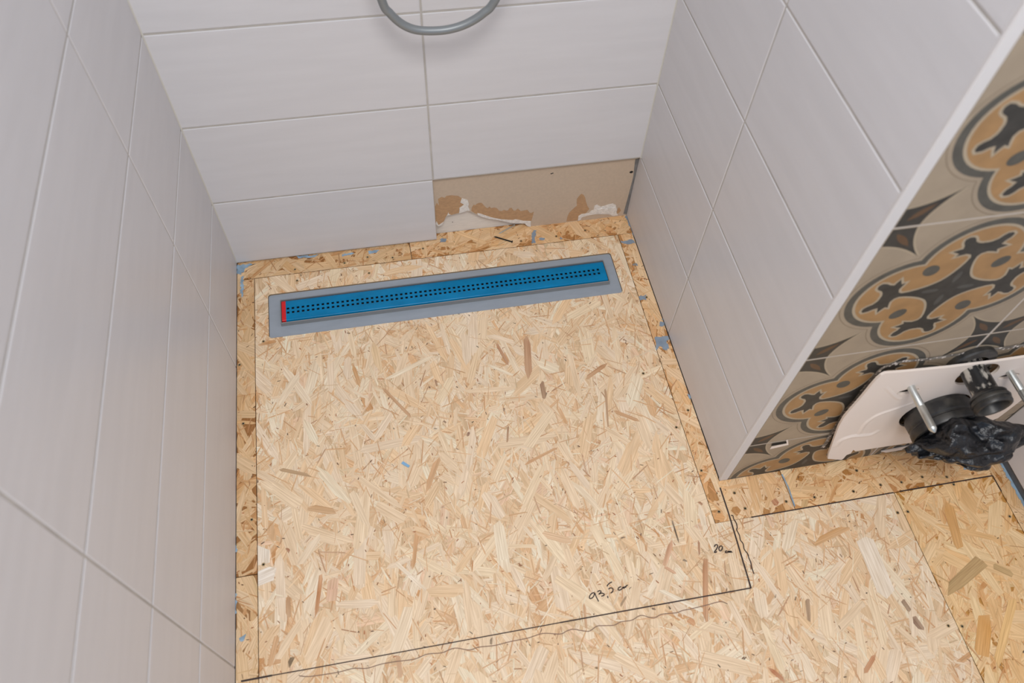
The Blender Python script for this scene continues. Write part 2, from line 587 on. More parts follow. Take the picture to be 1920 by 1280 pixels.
def plus_shape():
    out = []
    for k in range(4):
        q = k * math.pi / 2
        arm = [(r, -s) for r, s in half] + [(r, s) for r, s in reversed(half[:-1])]
        arm = arm[:-1]
        for r, s in arm:
            out.append((r * math.cos(q) - s * math.sin(q), r * math.sin(q) + s * math.cos(q)))
    return out


def offset_poly(poly, d):
    n = len(poly)
    out = []
    sgn = 1 if area2(poly) > 0 else -1
    for i in range(n):
        p0, p1, p2 = Vector(poly[i - 1]), Vector(poly[i]), Vector(poly[(i + 1) % n])
        e1, e2 = (p1 - p0), (p2 - p1)
        if e1.length < 1e-9 or e2.length < 1e-9:
            out.append(tuple(p1)); continue
        e1.normalize(); e2.normalize()
        n1, n2 = Vector((e1.y, -e1.x)), Vector((e2.y, -e2.x))
        m = n1 + n2
        if m.length < 0.25: m = n1
        m.normalize()
        k = d / max(0.55, m.dot(n1))
        out.append(tuple(p1 + m * k * sgn))
    return out


def ellipse(cx, cy, a, b_, ang, n=24):
    return [(cx + a * math.cos(t) * math.cos(ang) - b_ * math.sin(t) * math.sin(ang), cy + a * math.cos(t) * math.sin(ang) + b_ * math.sin(t) * math.cos(ang)) for t in [2 * math.pi * k / n for k in range(n)]]


PLUS = plus_shape()
shapes = []   # (layer, material index, polygon in tile-centred unit coordinates)
PM = ['p_beige', 'p_line', 'p_band', 'p_light', 'p_tan', 'p_dark', 'p_grey', 'p_brown']
shapes.append((1, 1, quatrefoil(0.228, 0.279)))
shapes.append((2, 0, quatrefoil(0.228, 0.2755)))
shapes.append((3, 2, quatrefoil(0.228, 0.257)))
shapes.append((4, 3, quatrefoil(0.224, 0.224)))
shapes.append((5, 4, quatrefoil(0.222, 0.212)))
shapes.append((6, 3, offset_poly(PLUS, 0.0115)))
shapes.append((7, 5, PLUS))
for k in range(4):
    q = k * math.pi / 2
    dg = q + math.pi / 4
    shapes.append((6.5, 2, ellipse(0.236 * math.cos(dg), 0.236 * math.sin(dg), 0.043, 0.036, dg)))
    shapes.append((8, 6, ellipse(0.088 * math.cos(q), 0.088 * math.sin(q), 0.042, 0.014, q)))
    cx, cy = 0.5 * (1 if math.cos(dg) > 0 else -1), 0.5 * (1 if math.sin(dg) > 0 else -1)
    sx, sy = -1 if cx > 0 else 1, -1 if cy > 0 else 1
    star = [(0, 0), (0.108, 0)] + bez((0.108, 0), (0.118, 0.105), (0.207, 0.207), 10)[1:] + bez((0.207, 0.207), (0.105, 0.118), (0, 0.108), 10)[1:]
    for lay, mi, d in ((1.4, 3, 0.009), (1.8, 5, 0.0)):
        st = offset_poly(star, d) if d else star
        st = [(max(0, a), max(0, c)) for a, c in st]
        shapes.append((lay, mi, [(cx + sx * a, cy + sy * c) for a, c in st]))
    leaf = bez((0.035, 0.035), (0.095, 0.05), (0.125, 0.125), 8) + bez((0.125, 0.125), (0.05, 0.095), (0.035, 0.035), 8)[1:-1]
    shapes.append((2.2, 7, [(cx + sx * a, cy + sy * c) for a, c in leaf]))
shapes.sort(key=lambda s: s[0])
mb = MB()
NF = Vector((0, -1, 0))
for ci in range(2):
    for ri in range(-1, 8):
        x0 = TX0 + ci * (TW + 0.003)
        x1 = min(x0 + TW - 0.0015, XO - 0.002)
        z0 = PZ0 + ri * PH + G
        z1 = PZ0 + (ri + 1) * PH - G
        zc, xc = (z0 + z1) / 2, x0 + (TW - 0.0015) / 2
        sxx, szz = TW - 0.0015, PH - 2 * G
        z0c, z1c = max(z0, ZF + 0.003), min(z1, TOP)
        if z1c - z0c < 0.01: continue
        mb.add([(x0, -D, z0c), (x1, -D, z0c), (x1, -D, z1c), (x0, -D, z1c), (x0, -D + 0.0085, z0c), (x1, -D + 0.0085, z0c), (x1, -D + 0.0085, z1c), (x0, -D + 0.0085, z1c)], [(0, 1, 2, 3), (0, 4, 5, 1), (1, 5, 6, 2), (2, 6, 7, 3), (3, 7, 4, 0)], 0)
        rect = (x0 + 0.0006, x1 - 0.0006, z0c + 0.0006, z1c - 0.0006)
        for lay, mi, pl in shapes:
            pp = clip_rect([(xc + a * sxx, zc + c * szz) for a, c in pl], rect)
            if len(pp) < 3 or abs(area2(pp)) < 1e-7: continue
            dz = lay * 0.00006
            flat_poly(mb, pp, lambda a, c, dz=dz: Vector((a, -D - dz, c)), mi)
mb.build('patterned_tiles', PM, wall_front)
mb = MB()
mb.box(W + 0.0162, XO - 0.001, -D + 0.0006, -D + 0.0098, ZF + 0.003, TOP)
mb.build('grout', 'white_grout', wall_front)


def PW(off):
    return lambda a, c: Vector((a, -D - off, c))


def on_front(u, v, off=0.0):
    p = hit(u, v, 1, -D - off)
    return (p.x, p.z)


# line of old silicone left on the tiles around the mat
trace = [on_front(*p) for p in ((1541, 838), (1549, 828), (1558, 812), (1570, 793), (1585, 768), (1604, 747), (1622, 724), (1640, 703), (1652, 690), (1668, 683), (1690, 677), (1715, 674), (1745, 671), (1790, 664), (1840, 656), (1890, 650), (1920, 646))]
trace.append((1.52, trace[-1][1] - 0.02))
mb = MB()
ribbon(mb, smooth_path([Vector((a, c)) for a, c in trace], 5), 0.0075, PW(0.0012), 0)
random.seed(5)
tp = smooth_path([Vector((a, c)) for a, c in trace], 9)
for i in range(0, len(tp) - 2, 2):
    p = tp[i]
    r = random.uniform(0.0012, 0.0032)
    ox, oz = random.uniform(-0.004, 0.004), random.uniform(-0.004, 0.004)
    flat_poly(mb, [(p.x + ox + r * random.uniform(0.5, 1.3) * math.cos(q), p.y + oz + r * random.uniform(0.5, 1.3) * math.sin(q)) for q in [k * math.pi / 3.5 for k in range(7)]], PW(0.0018), 1)
tag(mb.build('silicone_residue', ['silicone', 'foam'], wall_front), 'line of torn silicone residue')
mb = MB()
inner = [Vector((a + (0.010 if i < 9 else 0.0), c - (0.0 if i < 7 else 0.010))) for i, (a, c) in enumerate(trace)]
ribbon(mb, smooth_path(inner[:11], 5), 0.006, PW(0.0008), 0)
mb.build('dark_trace_ribbon', 'p_dark', wall_front)  # dark ribbon along the inner side of the silicone line
mb = MB()
flat_poly(mb, [on_front(1443, 841), (on_front(1446, 836)), on_front(1475, 830), on_front(1473, 824), on_front(1477, 823), on_front(1478, 833)][:6], PW(0.0010), 0)
flat_poly(mb, [on_front(1445, 834.5), on_front(1448, 830), on_front(1474, 826), on_front(1474, 829.5)], PW(0.0014), 1)
tag(mb.build('tile_chip', ['foam', 'dark'], wall_front), 'chipped slot beside the corner joint')

# ------------------------------------------------------------------ far right wall
b = MB()
b.box(XO + 0.0105, XO + 0.09, -2.6, -D + 0.01, -0.03, TOP)
wall_outer = tag(b.build('wall_outer', 'slab'), 'pale wall at the far right edge, behind the black bag', kind='structure')
mb = MB()
rc = []
zz = 0.0165
while zz < TOP - 0.02:
    for ya, yb in ((0.7168, 1.329), (1.332, 1.944), (1.947, 2.6)):
        rc.append((ya, yb, zz, min(zz + TH - 2 * G, TOP)))
    zz += TH
tiles(mb, rc, lambda a, c: Vector((XO, -a, c)), Vector((-1, 0, 0)))
mb.f = [tuple(reversed(f)) for f in mb.f]
mb.build('wall_tiles', 'tile_side', wall_outer)
mb = MB()
mb.box(XO + 0.0012, XO + 0.0104, -2.6, -D, 0.016, TOP)
mb.build('grout', 'grout', wall_outer)
mb = MB()
mb.box(XO + 0.004, XO + 0.0104, -2.6, -D, ZF + 0.0005, 0.0158)
mb.build('base_gap_shade', 'gap_dark', wall_outer)  # dark strip added in the gap below the tiles, its shade put into the colour

# ------------------------------------------------------------------ floor of OSB boards
b = MB()
b.box(-0.06, XO + 0.06, -2.6, 0.09, -0.09, ZF - 0.0225)
floor = tag(b.build('floor', 'slab'), 'floor of screwed chipboard panels', kind='structure')


PAL = [((250, 228, 200), 3.6), ((246, 219, 184), 4.6), ((240, 204, 160), 3.0), ((228, 180, 130), 1.8), ((210, 154, 100), 0.6), ((226, 202, 164), 0.5), ((240, 202, 168), 0.8)]
SLV = [((216, 160, 104), 4.4), ((198, 132, 74), 2.6), ((160, 96, 54), 0.8), ((252, 234, 208), 3.0), ((242, 212, 172), 3.0), ((206, 174, 132), 0.7)]
SPK = [((92, 52, 34), 2), ((140, 78, 42), 2), ((64, 48, 40), 1), ((178, 102, 56), 2)]


def pick(rng, pal):
    t = rng.random() * sum(w for _, w in pal)
    for c, w in pal:
        t -= w
        if t <= 0: return c
    return pal[0][0]


def strand_poly(cx, cy, L, w, ang, rng):
    h, l = w / 2, L / 2
    e = [rng.uniform(0.0, min(0.35, 1.2 * w / L + 0.1)) for _ in range(4)]
    pts = [(-l, rng.uniform(-0.4, 0.4) * h), (-l + e[0] * L, -h * rng.uniform(0.8, 1)), (l - e[1] * L, -h * rng.uniform(0.7, 1)), (l, rng.uniform(-0.5, 0.5) * h), (l - e[2] * L, h * rng.uniform(0.7, 1)), (-l + e[3] * L, h * rng.uniform(0.8, 1))]
    c, s = math.cos(ang), math.sin(ang)
    return [(cx + a * c - d * s, cy + a * s + d * c) for a, d in pts]


def inside(r, x, y, m):
    return r[0] - m < x < r[1] + m and r[2] - m < y < r[3] + m


def osb(name, rects, seed, tint=(1, 1, 1), dens=1.0, custom=(), base=(240, 206, 164), bias=90, big=1.0, dark=1.0, label=None, fillers=()):
    rng = random.Random(seed)
    V, F, C, U = [], [], [], []

    def col(c, k):
        q = srgb(*c)
        return tuple(min(0.92, max(0.0, q[i] * tint[i] * k)) for i in range(3)) + (1.0,)
    bx0, bx1 = min(r[0] for r in rects), max(r[1] for r in rects)
    by0, by1 = min(r[2] for r in rects), max(r[3] for r in rects)
    zb = ZF - 0.0011

    mean = col((243, 213, 176), 0.97)

    def emit(poly, zt, c, ang, cx, cy, hl=0.0, soft=0.0):
        o = len(V)
        uo, vo = rng.uniform(0, 50), rng.uniform(0, 50)
        ca, sa = math.cos(ang), math.sin(ang)
        for x, y in poly:
            V.append((x, y, zt))
            dx, dy = x - cx, y - cy
            U.append((uo + dx * ca + dy * sa, vo - dx * sa + dy * ca))
            if hl > 0:
                t = min(1.0, abs(dx * ca + dy * sa) / hl)
                f = soft * t * t
                C.append(tuple(c[q] * (1 - f) + mean[q] * f for q in range(4)))
            else:
                C.append(c)
        F.append(tuple(range(o, o + len(poly))))
    bc = col(base, 0.85)
    for x0, x1, y0, y1 in rects:
        emit([(x0, y0), (x1, y0), (x1, y1), (x0, y1)], zb, bc, math.pi / 2, x0, y0)
        for p, q in (((x0, y0), (x1, y0)), ((x1, y0), (x1, y1)), ((x1, y1), (x0, y1)), ((x0, y1), (x0, y0))):
            o = len(V)
            for pt in ((p[0], p[1], ZF - 0.0005), (q[0], q[1], ZF - 0.0005), (q[0], q[1], ZF - 0.022), (p[0], p[1], ZF - 0.022)):
                V.append(pt); U.append((pt[0] + pt[1], pt[2] * 3)); C.append(col(base, 0.5))
            F.append((o, o + 3, o + 2, o + 1))
    for poly in fillers:
        if area2(poly) < 0: poly = poly[::-1]
        emit(poly, ZF - 0.0003, col((240, 214, 176), 0.9), 0.4, poly[0][0], poly[0][1])
    A = (bx1 - bx0) * (by1 - by0)

    def lay(nn, Lr, Wr, pal, z0, z1, sig, soft=0.5):
        for _ in range(int(nn * A * dens)):
            cx, cy = rng.uniform(bx0, bx1), rng.uniform(by0, by1)
            L, w = rng.uniform(*Lr), rng.uniform(*Wr)
            ang = math.radians(rng.gauss(bias, sig)) if rng.random() < 0.7 else rng.uniform(0, math.pi)
            if not any(inside(r, cx, cy, L) for r in rects): continue
            base_c = pick(rng, pal)
            c = col(base_c, rng.uniform(0.90, 1.06))
            zt = ZF - 0.001 + rng.uniform(z0, z1) * 0.00098
            poly = strand_poly(cx, cy, L, w, ang, rng)
            for r in rects:
                pp = clip_rect(poly, r)
                if len(pp) >= 3 and abs(area2(pp)) > 2e-7:
                    emit(pp, zt, c, ang, cx, cy, L / 2, soft)
    lay(1500 * big, (0.045, 0.10), (0.010, 0.026), PAL, 0.0, 0.45, 34)
    lay(2600, (0.020, 0.075), (0.003, 0.010), PAL, 0.1, 0.75, 42, 0.7)
    lay(700 * big, (0.05, 0.13), (0.012, 0.030), PAL[:3], 0.4, 0.95, 28, 0.55)
    lay(3800, (0.012, 0.055), (0.0007, 0.0030), SLV, 0.45, 0.985, 40, 0.55)
    lay(850 * dark, (0.002, 0.009), (0.0008, 0.0026), SPK, 0.7, 0.99, 60, 0.3)
    for (u0, v0), (u1, v1), wp, c in custom:
        p, q = on_floor(u0, v0), on_floor(u1, v1)
        cx, cy = (p[0] + q[0]) / 2, (p[1] + q[1]) / 2
        dx, dy = q[0] - p[0], q[1] - p[1]
        mpp = hit((u0 + u1) / 2, (v0 + v1) / 2, 2, ZF)
        w = wp * (mpp - CAM).length / FPX
        L = max(math.hypot(dx, dy), w * 0.9)
        ang = math.atan2(dy, dx)
        poly = strand_poly(cx, cy, L, w, ang, rng)
        for r in rects:
            pp = clip_rect(poly, r)
            if len(pp) >= 3: emit(pp, ZF - 0.001 + rng.uniform(0.990, 0.999) * 0.001, tuple(a * 0.88 + b * 0.12 for a, b in zip(col(c, 1.0), mean)), ang, cx, cy, L / 2, 0.4)
    me = bpy.data.meshes.new(name)
    me.from_pydata(V, [], F)
    ca = me.color_attributes.new('tone', 'FLOAT_COLOR', 'POINT')
    ca.data.foreach_set('color', [x for c in C for x in c])
    ul = me.uv_layers.new(name='UVMap')
    vi = [0] * len(me.loops)
    me.loops.foreach_get('vertex_index', vi)
    ul.data.foreach_set('uv', [x for i in vi for x in U[i]])
    me.materials.append(M['osb'])
    me.update()
    o = bpy.data.objects.new(name, me)
    COL.objects.link(o)
    o.parent = floor
    if label: o['label'] = label
    return o


X_L, Y_B, X_R, Y_S, X_M, X_E = 0.0390, -0.0490, 0.9110, -0.8010, 1.2900, 1.5095
g = 0.0006
fx0, fx1, fy0, fy1 = 0.0690, 0.8785, -0.2235, -0.1015     # routed opening for the drain flange
YN = -1.75
cust = [((1322, 1046), (1323, 1166), 11, (176, 100, 40)), ((1620, 1006), (1668, 1122), 34, (248, 236, 220)), ((1525, 1019), (1592, 986), 12, (205, 146, 78)),
        ((1440, 1250), (1472, 1277), 8, (180, 102, 54)), ((1514, 1122), (1518, 1166), 8, (128, 92, 66)), ((1692, 1124), (1707, 1146), 8, (92, 56, 44)), ((1711, 1156), (1731, 1182), 12, (104, 62, 50)),
        ((1642, 1226), (1620, 1262), 8, (188, 114, 64)), ((988, 628), (991, 712), 15, (178, 122, 84)), ((1015, 714), (1022, 748), 10, (124, 74, 48)), ((716, 726), (772, 783), 6, (188, 134, 88)),
        ((822, 856), (798, 925), 13, (208, 154, 104)), ((930, 643), (954, 684), 6, (170, 104, 62)), ((953, 796), (951, 829), 4, (144, 88, 52)), ((983, 871), (1046, 838), 6, (204, 146, 94)),
        ((722, 713), (812, 667), 10, (248, 230, 202)), ((988, 838), (1035, 770), 22, (244, 222, 188)), ((914, 683), (962, 704), 7, (248, 232, 206)), ((816, 711), (819, 724), 4, (130, 72, 36)),
        ((831, 789), (837, 792), 4, (90, 48, 36)), ((880, 809), (876, 818), 5, (110, 60, 48)), ((945, 764), (945, 771), 4, (96, 54, 40)), ((855, 724), (859, 727), 3, (80, 60, 44)),
        ((523, 879), (586, 893), 7, (166, 130, 90)), ((577, 950), (632, 960), 14, (196, 148, 98)), ((602, 1076), (592, 1158), 8, (194, 130, 80)), ((626, 1082), (620, 1128), 20, (226, 184, 154)),
        ((540, 1115), (540, 1158), 9, (178, 128, 84)), ((781, 998), (775, 1068), 8, (208, 146, 86)), ((741, 1054), (798, 1107), 8, (248, 230, 206)), ((746, 1228), (751, 1270), 9, (194, 146, 110)),
        ((921, 1195), (921, 1208), 5, (84, 66, 54)), ((537, 1026), (543, 1036), 6, (150, 78, 40)), ((1260, 1010), (1246, 1062), 9, (206, 150, 116)), ((1246, 1062), (1268, 1076), 6, (206, 150, 116)),
        ((1310, 1012), (1311, 1042), 4, (150, 82, 42)), ((1309, 940), (1317, 946), 5, (150, 82, 44)), ((1260, 975), (1273, 1018), 3, (60, 48, 44)), ((1280, 1049), (1289, 1052), 4, (70, 50, 44)),
        ((1163, 1009), (1173, 1006), 3, (90, 70, 60)), ((1163, 1136), (1175, 1116), 4, (120, 90, 60)), ((1221, 1140), (1230, 1142), 4, (90, 60, 45)), ((1095, 1130), (1099, 1178), 5, (190, 136, 92)),
        ((1235, 1105), (1325, 1148), 9, (250, 236, 214)), ((1290, 1160), (1304, 1170), 12, (204, 130, 72)), ((486, 1020), (484, 1060), 40, (248, 238, 224)), ((470, 1090), (520, 1068), 30, (248, 238, 226)),
        ((520, 1190), (505, 1250), 9, (206, 152, 100)), ((1016, 1000), (1075, 1016), 14, (226, 186, 146)), ((660, 680), (676, 726), 8, (206, 150, 92)), ((700, 640), (712, 700), 16, (236, 204, 160)),
        ((1140, 680), (1098, 710), 9, (186, 130, 84)), ((895, 660), (880, 720), 14, (238, 208, 168)), ((660, 920), (690, 990), 16, (244, 222, 190)), ((1070, 900), (1130, 960), 15, (246, 226, 196)),
        ((1135, 728), (1140, 800), 5, (160, 112, 74)), ((1150, 770), (1200, 790), 8, (190, 132, 80)), ((560, 700), (520, 760), 16, (246, 228, 200)), ((600, 1000), (560, 1060), 15, (246, 226, 198))]
hole_fill = []
for cx, cy, sx, sy in ((fx0, fy1, 1, -1), (fx1, fy1, -1, -1), (fx0, fy0, 1, 1), (fx1, fy0, -1, 1)):
    r = 0.008
    hole_fill.append([(cx, cy)] + [(cx + sx * (r - r * math.sin(t)), cy + sy * (r - r * math.cos(t))) for t in [k * math.pi / 12 for k in range(7)]])
main = osb('osb_panel', [(X_L + g, fx0, Y_S, Y_B - g), (fx0, fx1, fy1, Y_B - g), (fx0, fx1, Y_S, fy0), (fx1, X_R - g, Y_S, Y_B - g), (X_L + g, X_M - g, YN, Y_S - g)][:4] + [(X_L + g, X_M - g, YN, Y_S)], 11, custom=cust, fillers=hole_fill, label='large pale panel with the drain cut into it')
# yellow panel at the lower right
cust2 = [((1842, 1050), (1772, 1112), 22, (158, 140, 104)), ((1862, 1060), (1900, 1078), 12, (176, 156, 120)), ((1776, 940), (1800, 1030), 18, (214, 164, 100)), ((1850, 1150), (1840, 1230), 24, (218, 164, 92)), ((1900, 1120), (1868, 1250), 14, (240, 206, 150))]
side_panel = osb('osb_panel', [(X_M + g, X_E - g, YN, Y_S - g)], 23, tint=(0.98, 0.86, 0.66), custom=cust2, big=1.4, base=(214, 164, 96), label='yellower panel at the lower right')
ST = (0.80, 0.72, 0.62)
osb('osb_strip', [(0.0005, X_L - g, -0.7485, Y_B)], 31, tint=(0.84, 0.74, 0.60), base=(190, 140, 90), label='narrow brown strip along the left wall')
osb('osb_strip', [(0.0005, X_L - g, YN, -0.7500)], 32, tint=(0.86, 0.78, 0.66), base=(190, 146, 100))
osb('osb_strip', [(0.0005, 0.4037, Y_B + g, 0.0230), (0.0005, X_L - g, Y_B, Y_B + g)], 33, tint=(0.84, 0.73, 0.58), base=(190, 140, 90), bias=20, dark=2)
osb('osb_strip', [(0.4050, W, Y_B + g, 0.0230)], 34, tint=(0.94, 0.82, 0.66), base=(205, 156, 104), bias=20, dark=2)
osb('osb_strip', [(X_R + g, W - 0.0005, -D, Y_B), (X_R + g, 1.0775, Y_S + g, -D)], 35, tint=(0.97, 0.86, 0.72), base=(210, 162, 110), dark=1.8, custom=[((1450, 936), (1459, 947), 13, (158, 66, 40))], label='strip along the right wall and round the corner')
osb('osb_strip', [(1.0785, X_E, Y_S + g, -D + 0.008)], 36, tint=(0.95, 0.82, 0.64), base=(206, 154, 96), bias=10, dark=2, label='strip under the patterned wall')
osb('osb_strip', [(X_E + g, XO + 0.004, YN, -D)], 37, tint=(0.86, 0.74, 0.58), base=(206, 154, 96))


def FL(off=0.0004):
    return lambda a, c: Vector((a, c, ZF + off))


def strokes(name, paths, wpx, material, parent, label=None, smoothit=True, off=0.0005):
    mb = MB()
    for k, pl in enumerate(paths):
        p3 = [on_floor(*p) for p in pl]
        mid = hit(*pl[len(pl) // 2], 2, ZF)
        w = wpx * (mid - CAM).length / FPX
        path = smooth_path([Vector(p) for p in p3], 5) if smoothit and len(p3) > 2 else [Vector(p) for p in p3]
        ribbon(mb, path, w, FL(off + k * 0.00003))
    o = mb.build(name, material, parent)
    if label: o['label'] = label
    return o


def c5(pl): return [(1050 + x * 0.20312, 930 + y * 0.20312) for x, y in pl]
def c6(pl): return [(440 + x * 0.34375, 1000 + y * 0.34375) for x, y in pl]


strokes('pen_line', [[(1350, 914), (1366, 962), (1408, 1102)]], 2.6, 'ink', floor, 'dark straight layout line', False)
strokes('pen_line', [[(1408, 1102), (1050, 1167)]], 2.2, 'ink', floor, None, False)
strokes('pen_line', [[(1050, 1167), (600, 1250), (510, 1266)]], 1.7, 'ink', floor, None, False, 0.00055)
strokes('pen_line', [[(510, 1266), (452, 1277)]], 3.0, 'ink', floor, None, False)
mb = MB()
ribbon(mb, [(0.985, Y_S - 0.0002), (1.289, Y_S + 0.0004)], 0.0024, FL(0.0005))
mb.build('pen_line', 'ink', floor)
mb = MB()
ribbon(mb, [(1.303, Y_S + 0.0006), (X_E, Y_S + 0.0002)], 0.0026, FL(0.0005))
ribbon(mb, [(X_E, Y_S), (X_E + 0.0004, Y_S - 0.035)], 0.0020, FL(0.00052))
mb.build('pen_line', 'ink', floor)
strokes('wavy_pen_line', [c5([(1577, 178), (1595, 180), (1603, 210), (1625, 245), (1635, 290), (1630, 310), (1655, 360), (1665, 405), (1690, 440), (1700, 490), (1730, 530), (1745, 575), (1760, 610), (1770, 660), (1790, 718)])], 1.8, 'ink', floor)
strokes('wavy_pen_line', [c5([(1545, 995), (1500, 975), (1450, 978), (1380, 998), (1300, 1018), (1200, 1042), (1130, 1055), (1080, 1075), (1000, 1082), (930, 1092), (880, 1120), (830, 1120), (760, 1100), (720, 1110), (660, 1145), (560, 1160), (500, 1190), (400, 1195), (340, 1200), (270, 1245), (200, 1240), (120, 1228), (60, 1245), (0, 1272)]) +
        c6([(1680, 545), (1600, 570), (1500, 590), (1420, 610), (1330, 620), (1280, 635), (1200, 625), (1130, 650), (1050, 658), (980, 685), (880, 698), (800, 712), (720, 735), (650, 735), (570, 755), (480, 770), (400, 780), (350, 775)])], 1.4, 'pencil', floor)
strokes('handwriting', [c5(p) for p in (
    [(320, 893), (302, 893), (282, 908), (271, 930), (276, 944), (292, 942), (309, 925), (320, 893)], [(320, 893), (331, 922), (344, 948), (356, 972)],
    [(345, 884), (362, 872), (378, 878), (372, 893), (358, 905), (372, 898), (390, 895), (408, 905), (400, 918), (380, 922)],
    [(436, 922), (442, 930), (440, 940)],
    [(434, 832), (448, 810), (480, 791)], [(446, 858), (470, 846), (488, 858), (487, 876), (476, 890), (466, 893)],
    [(564, 835), (545, 843), (535, 858), (545, 868), (562, 862), (574, 852)], [(574, 852), (584, 838), (588, 852), (598, 836), (604, 842), (612, 828), (625, 820)])], 1.9, 'ink', floor, 'handwritten 93,5 cm in dark pen')
strokes('handwriting', [c5(p) for p in (
    [(1424, 468), (1432, 452), (1448, 448), (1455, 462), (1444, 488), (1425, 516), (1434, 520), (1448, 511)],
    [(1478, 460), (1466, 480), (1472, 502), (1486, 502), (1497, 484), (1496, 465), (1480, 458)],
    [(1542, 506), (1528, 509), (1527, 521), (1546, 521)], [(1546, 521), (1553, 508), (1557, 519), (1565, 507), (1570, 519), (1578, 508), (1588, 523)],
    [(1374, 499), (1377, 501)])], 2.0, 'ink', floor, 'handwritten 20 cm in dark pen')

# blue grey smears of sealant and tape on the boards
random.seed(9)


def smear(mb, pl, k):
    pts = []
    for i in range(len(pl)):
        p, q = on_floor(*pl[i]), on_floor(*pl[(i + 1) % len(pl)])
        L = math.hypot(q[0] - p[0], q[1] - p[1])
        n = max(1, int(L / 0.004))
        for j in range(n):
            t = j / n
            r = min(0.0022, L * 0.2)
            pts.append((p[0] + (q[0] - p[0]) * t + random.uniform(-r, r), p[1] + (q[1] - p[1]) * t + random.uniform(-r, r)))
    flat_poly(mb, pts, FL(0.0003 + 0.00002 * k))


mb = MB()
sm = [[(1228, 632), (1252, 629), (1256, 636), (1250, 640), (1256, 654), (1246, 656), (1238, 648), (1231, 656)], [(1236, 604), (1246, 603), (1247, 610), (1237, 612)], [(1164, 452), (1186, 449), (1191, 456), (1170, 458)],
      [(1198, 556), (1212, 552), (1210, 562), (1200, 562)], [(1186, 494), (1194, 492), (1196, 498), (1188, 499)], [(999, 432), (1005, 431), (1003, 455), (997, 456)], [(1012, 446), (1022, 445), (1020, 451), (1012, 450)],
      [(1172, 404), (1180, 404), (1194, 440), (1188, 442)], [(825, 448), (838, 447), (836, 454), (826, 454)], [(1050, 444), (1056, 447), (1050, 449)]]
for k, pl in enumerate(sm): smear(mb, pl, k)
tag(mb.build('sealant_smear', 'seal', floor), 'grey blue sealant smears on the boards')
mb = MB()
sm = [[(443, 497), (480, 494), (462, 501), (452, 515), (444, 512)], [(451, 520), (456, 518), (457, 552), (452, 560)], [(556, 481), (600, 477), (592, 481), (560, 485)], [(690, 471), (712, 468), (706, 474), (692, 476)], [(640, 477), (664, 474), (660, 478), (642, 481)], [(441, 1020), (444, 1022), (444, 1036), (440, 1034)], [(440, 1110), (443, 1112), (443, 1150), (440, 1150)], [(448, 1196), (460, 1190), (455, 1204)],
      [(1238, 598), (1246, 596), (1247, 600)], [(1288, 738), (1296, 742), (1293, 748)], [(1870, 860), (1880, 858), (1920, 930), (1920, 952)], [(1808, 872), (1832, 868), (1828, 878), (1806, 880)]]
for k, pl in enumerate(sm): smear(mb, pl, k)
tag(mb.build('blue_smear', 'chalk', floor), 'light blue smears at the edges of the boards')
strokes('chalk_line', [[(1466, 889), (1478, 914), (1490, 949)]], 2.5, 'chalk', floor, 'thin blue line across the strip', False)

# screws in the boards
scr = [(553, 505), (646, 493), (689, 482), (736, 483), (793, 466), (557, 526), (692, 512), (977, 452), (1043, 443), (1097, 432), (1315, 882), (1397, 953), (1474, 940), (1527, 932), (1600, 921), (1651, 909), (1690, 904), (1729, 894), (1788, 908), (1775, 894), (1702, 959), (1683, 961), (1778, 1173), (1804, 1174), (1893, 968), (1377, 924), (1348, 959), (1606, 882), (1835, 874), (1268, 801), (1212, 557), (1290, 769), (1190, 495), (456, 794), (472, 974), (449, 684), (494, 1058), (494, 640), (1206, 700)]
proto = None
for (u, v) in scr:
    x, y = on_floor(u, v)
    if proto is None:
        mb = MB()
        mb.lathe([(-0.004, 0.0012), (0.0002, 0.0034), (0.0006, 0.0034), (0.0006, 0.0020), (-0.0002, 0.0016)], (0, 0, ZF), (0, 0, 1), 0, 14)
        mb.lathe([(0.0, 0.0017), (0.00005, 0.0001)], (0, 0, ZF), (0, 0, 1), 1, 10)
        o = proto = mb.build('screw', ['brass', 'dark'], floor, True, 40)
        o['label'] = 'countersunk brass screw head'
    else:
        o = proto.copy()
        COL.objects.link(o)
        o.parent = floor
    o.location = (x, y, 0)

# ------------------------------------------------------------------ shower drain
dr = empty('shower_drain', (0.473, -0.16, ZF))
tag(dr, 'long linear shower drain with blue filmed grate in a grey flange', 'drain')
FLZ = ZF - 0.0025


def rrect(x0, x1, y0, y1, r, n=6):
    out = []
    for cx, cy, a in ((x1 - r, y1 - r, 0), (x0 + r, y1 - r, 1), (x0 + r, y0 + r, 2), (x1 - r, y0 + r, 3)):
        out += arc(cx, cy, r, a * math.pi / 2, (a + 1) * math.pi / 2, n)
    return out


gx0, gx1, gy0, gy1 = 0.0998, 0.8505, -0.1900, -0.1300
mb = MB()
o_ = rrect(0.0700, 0.8775, -0.2225, -0.1030, 0.006)
i_ = rrect(gx0 - 0.004, gx1 + 0.004, gy0 - 0.004, gy1 + 0.004, 0.002)
n = len(o_)
mb.add([(x, y, FLZ) for x, y in o_] + [(x, y, FLZ) for x, y in i_] + [(x, y, FLZ - 0.004) for x, y in o_],
       [(i, (i + 1) % n, (i + 1) % n + n, i + n) for i in range(n)] + [(i + 2 * n, (i + 1) % n + 2 * n, (i + 1) % n, i) for i in range(n)])
tag(mb.build('flange', 'flange', dr), 'flat grey flange')
